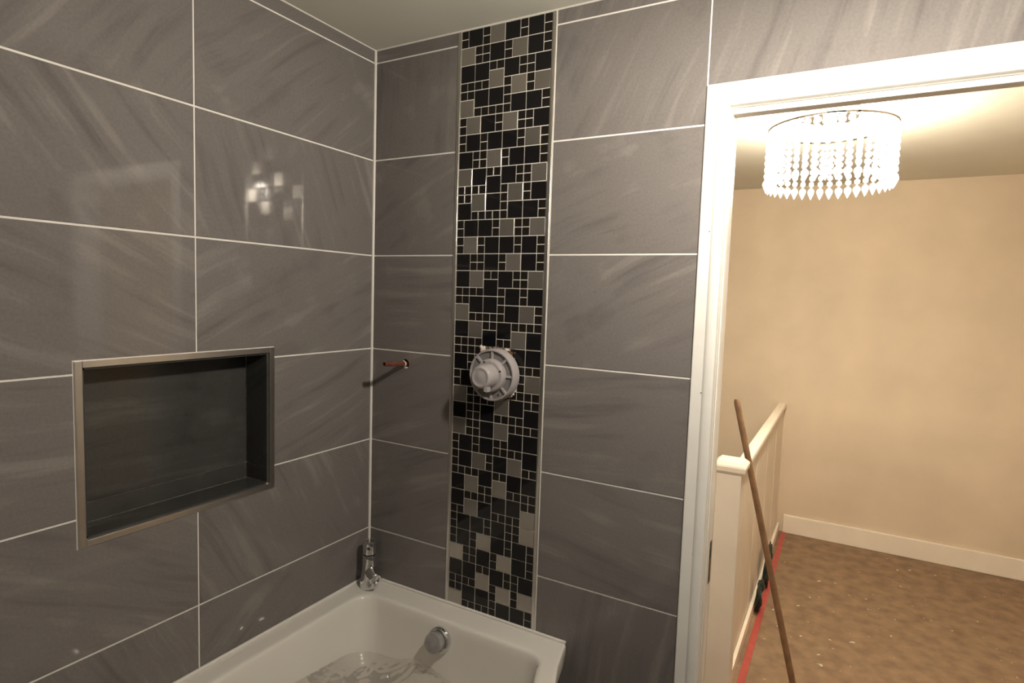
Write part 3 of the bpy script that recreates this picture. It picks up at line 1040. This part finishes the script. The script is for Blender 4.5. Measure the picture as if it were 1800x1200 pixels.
# ------------------------------------------------------------------ copper pipe stub
px_, pz_ = PIPE
pipe = empty('copper_pipe', (px_, 0.0, pz_))
tag(pipe, 'copper pipe stub sticking out of a hole in the grey tile', 'pipe')
bm = bmesh.new()
d0 = Vector((0, -1, 0.075)).normalized()
pr = 0.0072
add_lathe(bm, [(-0.046, pr), (0.088, pr), (0.0995, pr), (0.0998, pr - 0.0004), (0.0998, pr - 0.0016), (0.0995, pr - 0.0014), (0.094, pr - 0.0014)], (px_, 0, pz_), d0, 24)
bmesh.ops.recalc_face_normals(bm, faces=bm.faces)
mesh_obj('pipe_tube', bm, 'copper', pipe, (px_, 0, pz_), True)
lathe('bore_shade_cap', [(0.094, pr - 0.0018), (0.0955, pr - 0.0022)], (px_, 0, pz_), d0, 'dark', pipe, n=20)  # dark cap near the tip paints the shade inside the pipe
lathe('paint_ring', [(0.004, pr + 0.0002), (0.0045, pr + 0.0009), (0.0075, pr + 0.0009), (0.008, pr + 0.0002)], (px_, 0, pz_), d0, 'plaster_chip', pipe, n=24, cap0=False, cap1=False)
bm = bmesh.new()
add_lump(bm, (px_ + 0.001, 0.004, pz_ - 0.0135), 0.0095, 0.005, 0.0035, 2.0, 0.4)
add_lump(bm, (px_ - 0.0095, 0.004, pz_ - 0.0075), 0.003, 0.005, 0.003, 4.0, 0.4)
add_lump(bm, (px_ - 0.009, 0.004, pz_ + 0.008), 0.002, 0.004, 0.003, 6.0, 0.4)
mesh_obj('plaster_collar', bm, 'plaster_chip', pipe, (px_, 0, pz_), 'all')
# near-black panel painting the shade at the back of the hole
box('hole_back_shade', px_ - PH + 0.0005, px_ + PH - 0.0005, 0.046, 0.0495, pz_ - PH + 0.0005, pz_ + PH - 0.0005, 'dark', pipe)

# ------------------------------------------------------------------ shower valve with plaster guard
vx, vz = VALVE
val = empty('shower_valve', (vx, 0, vz))
tag(val, 'shower valve under a round frosted plastic guard on the mosaic strip', 'shower valve')
box('valve_body', VHOLE[0] + 0.008, VHOLE[1] - 0.004, -0.006, 0.048, VHOLE[2] + 0.006, VHOLE[3] - 0.008, 'brass', val, 0.004)
ay = (0, -1, 0)
R0 = 0.0755
lathe('guard_rim', [(0.006, R0 - 0.002), (0.008, R0), (0.036, R0 - 0.0005), (0.040, R0 - 0.003), (0.040, R0 - 0.0065), (0.036, R0 - 0.0070), (0.008, R0 - 0.0050), (0.006, R0 - 0.002)],
      (vx, 0, vz), ay, 'guard_white', val, n=64, cap0=False, cap1=False)
disc = lathe('guard_disc', [(0.030, R0 - 0.007), (0.034, R0 - 0.007), (0.034, 0.047), (0.030, 0.047), (0.030, R0 - 0.007)], (vx, 0, vz), ay, 'guard_clear', val, n=64, cap0=False, cap1=False)
for i in range(8):
    a = PI / 2 + i * PI / 4
    bm = bmesh.new()
    add_box(bm, 0.044, R0 - 0.004, -0.0385, -0.033, -0.0034, 0.0034, 0.0006, 1)
    bmesh.ops.rotate(bm, verts=bm.verts, cent=(0, 0, 0), matrix=Matrix.Rotation(-a, 3, 'Y'))
    bmesh.ops.translate(bm, verts=bm.verts, vec=(vx, 0, vz))
    mesh_obj('guard_rib', bm, 'guard_white', disc, (vx, 0, vz))
hub = lathe('guard_hub', [(0.030, 0.0475), (0.044, 0.0475), (0.050, 0.0460), (0.053, 0.0425), (0.0535, 0.036), (0.0525, 0.033)], (vx, 0, vz), ay, 'guard_white', val, n=48, cap0=False)
lathe('guard_cap', [(0.050, 0.0345), (0.066, 0.0345), (0.092, 0.0325), (0.096, 0.0305), (0.0985, 0.026), (0.0975, 0.022), (0.0970, 0.018), (0.0985, 0.012), (0.100, 0.003)], (vx, 0, vz), ay, 'guard_white', val, n=48)
tabm = box('guard_tab', vx + 0.012, vx + 0.024, -0.096, -0.078, vz - 0.040, vz - 0.026, 'guard_white', val, 0.0012)
for (a, r) in ((112, 0.0405), (22, 0.0405), (-115, 0.0585), (-68, 0.060)):
    ra_ = math.radians(a)
    yy = -0.0535 if r < 0.047 else -0.034
    lathe('screw_hole_shade', [(-0.001, 0.0028), (0.0006, 0.0026)], (vx + r * math.cos(ra_), yy, vz + r * math.sin(ra_)), ay, 'dark', val, n=12)  # dark disc painting the shade in each screw hole
# ragged mortar around the cut-out
bm = bmesh.new()
rnd = random.Random(3)
xa, xb, za, zb_ = VHOLE
for i in range(34):
    t = i / 34
    if t < 0.25:   c = (xa + (xb - xa) * t * 4, zb_)
    elif t < 0.5:  c = (xb, zb_ - (zb_ - za) * (t - 0.25) * 4)
    elif t < 0.75: c = (xb - (xb - xa) * (t - 0.5) * 4, za)
    else:          c = (xa, za + (zb_ - za) * (t - 0.75) * 4)
    add_lump(bm, (c[0] + rnd.uniform(-0.003, 0.002), 0.001, c[1] + rnd.uniform(-0.004, 0.001)), rnd.uniform(0.005, 0.008), 0.0035, rnd.uniform(0.004, 0.007), i * 1.1, 0.5, 2.0, 1)
mo = mesh_obj('mortar', bm, 'mortar', val, (vx, 0, vz), 'all')
mo['kind'] = 'stuff'
for (dx, dz, rx, rz, sd_) in ((-0.054, 0.071, 0.008, 0.0065, 3), (0.0575, -0.033, 0.0042, 0.0035, 9), (0.053, -0.052, 0.004, 0.005, 14), (0.028, 0.072, 0.009, 0.003, 21), (0.046, -0.059, 0.004, 0.003, 27)):
    bm = bmesh.new()
    add_lump(bm, (vx + dx, -0.0008, vz + dz), rx * 1.25, 0.0022, rz * 1.25, sd_, 0.9, 1.6, 3)
    mesh_obj('plaster_chip', bm, 'plaster_chip', val, (vx + dx, 0, vz + dz), 'all')
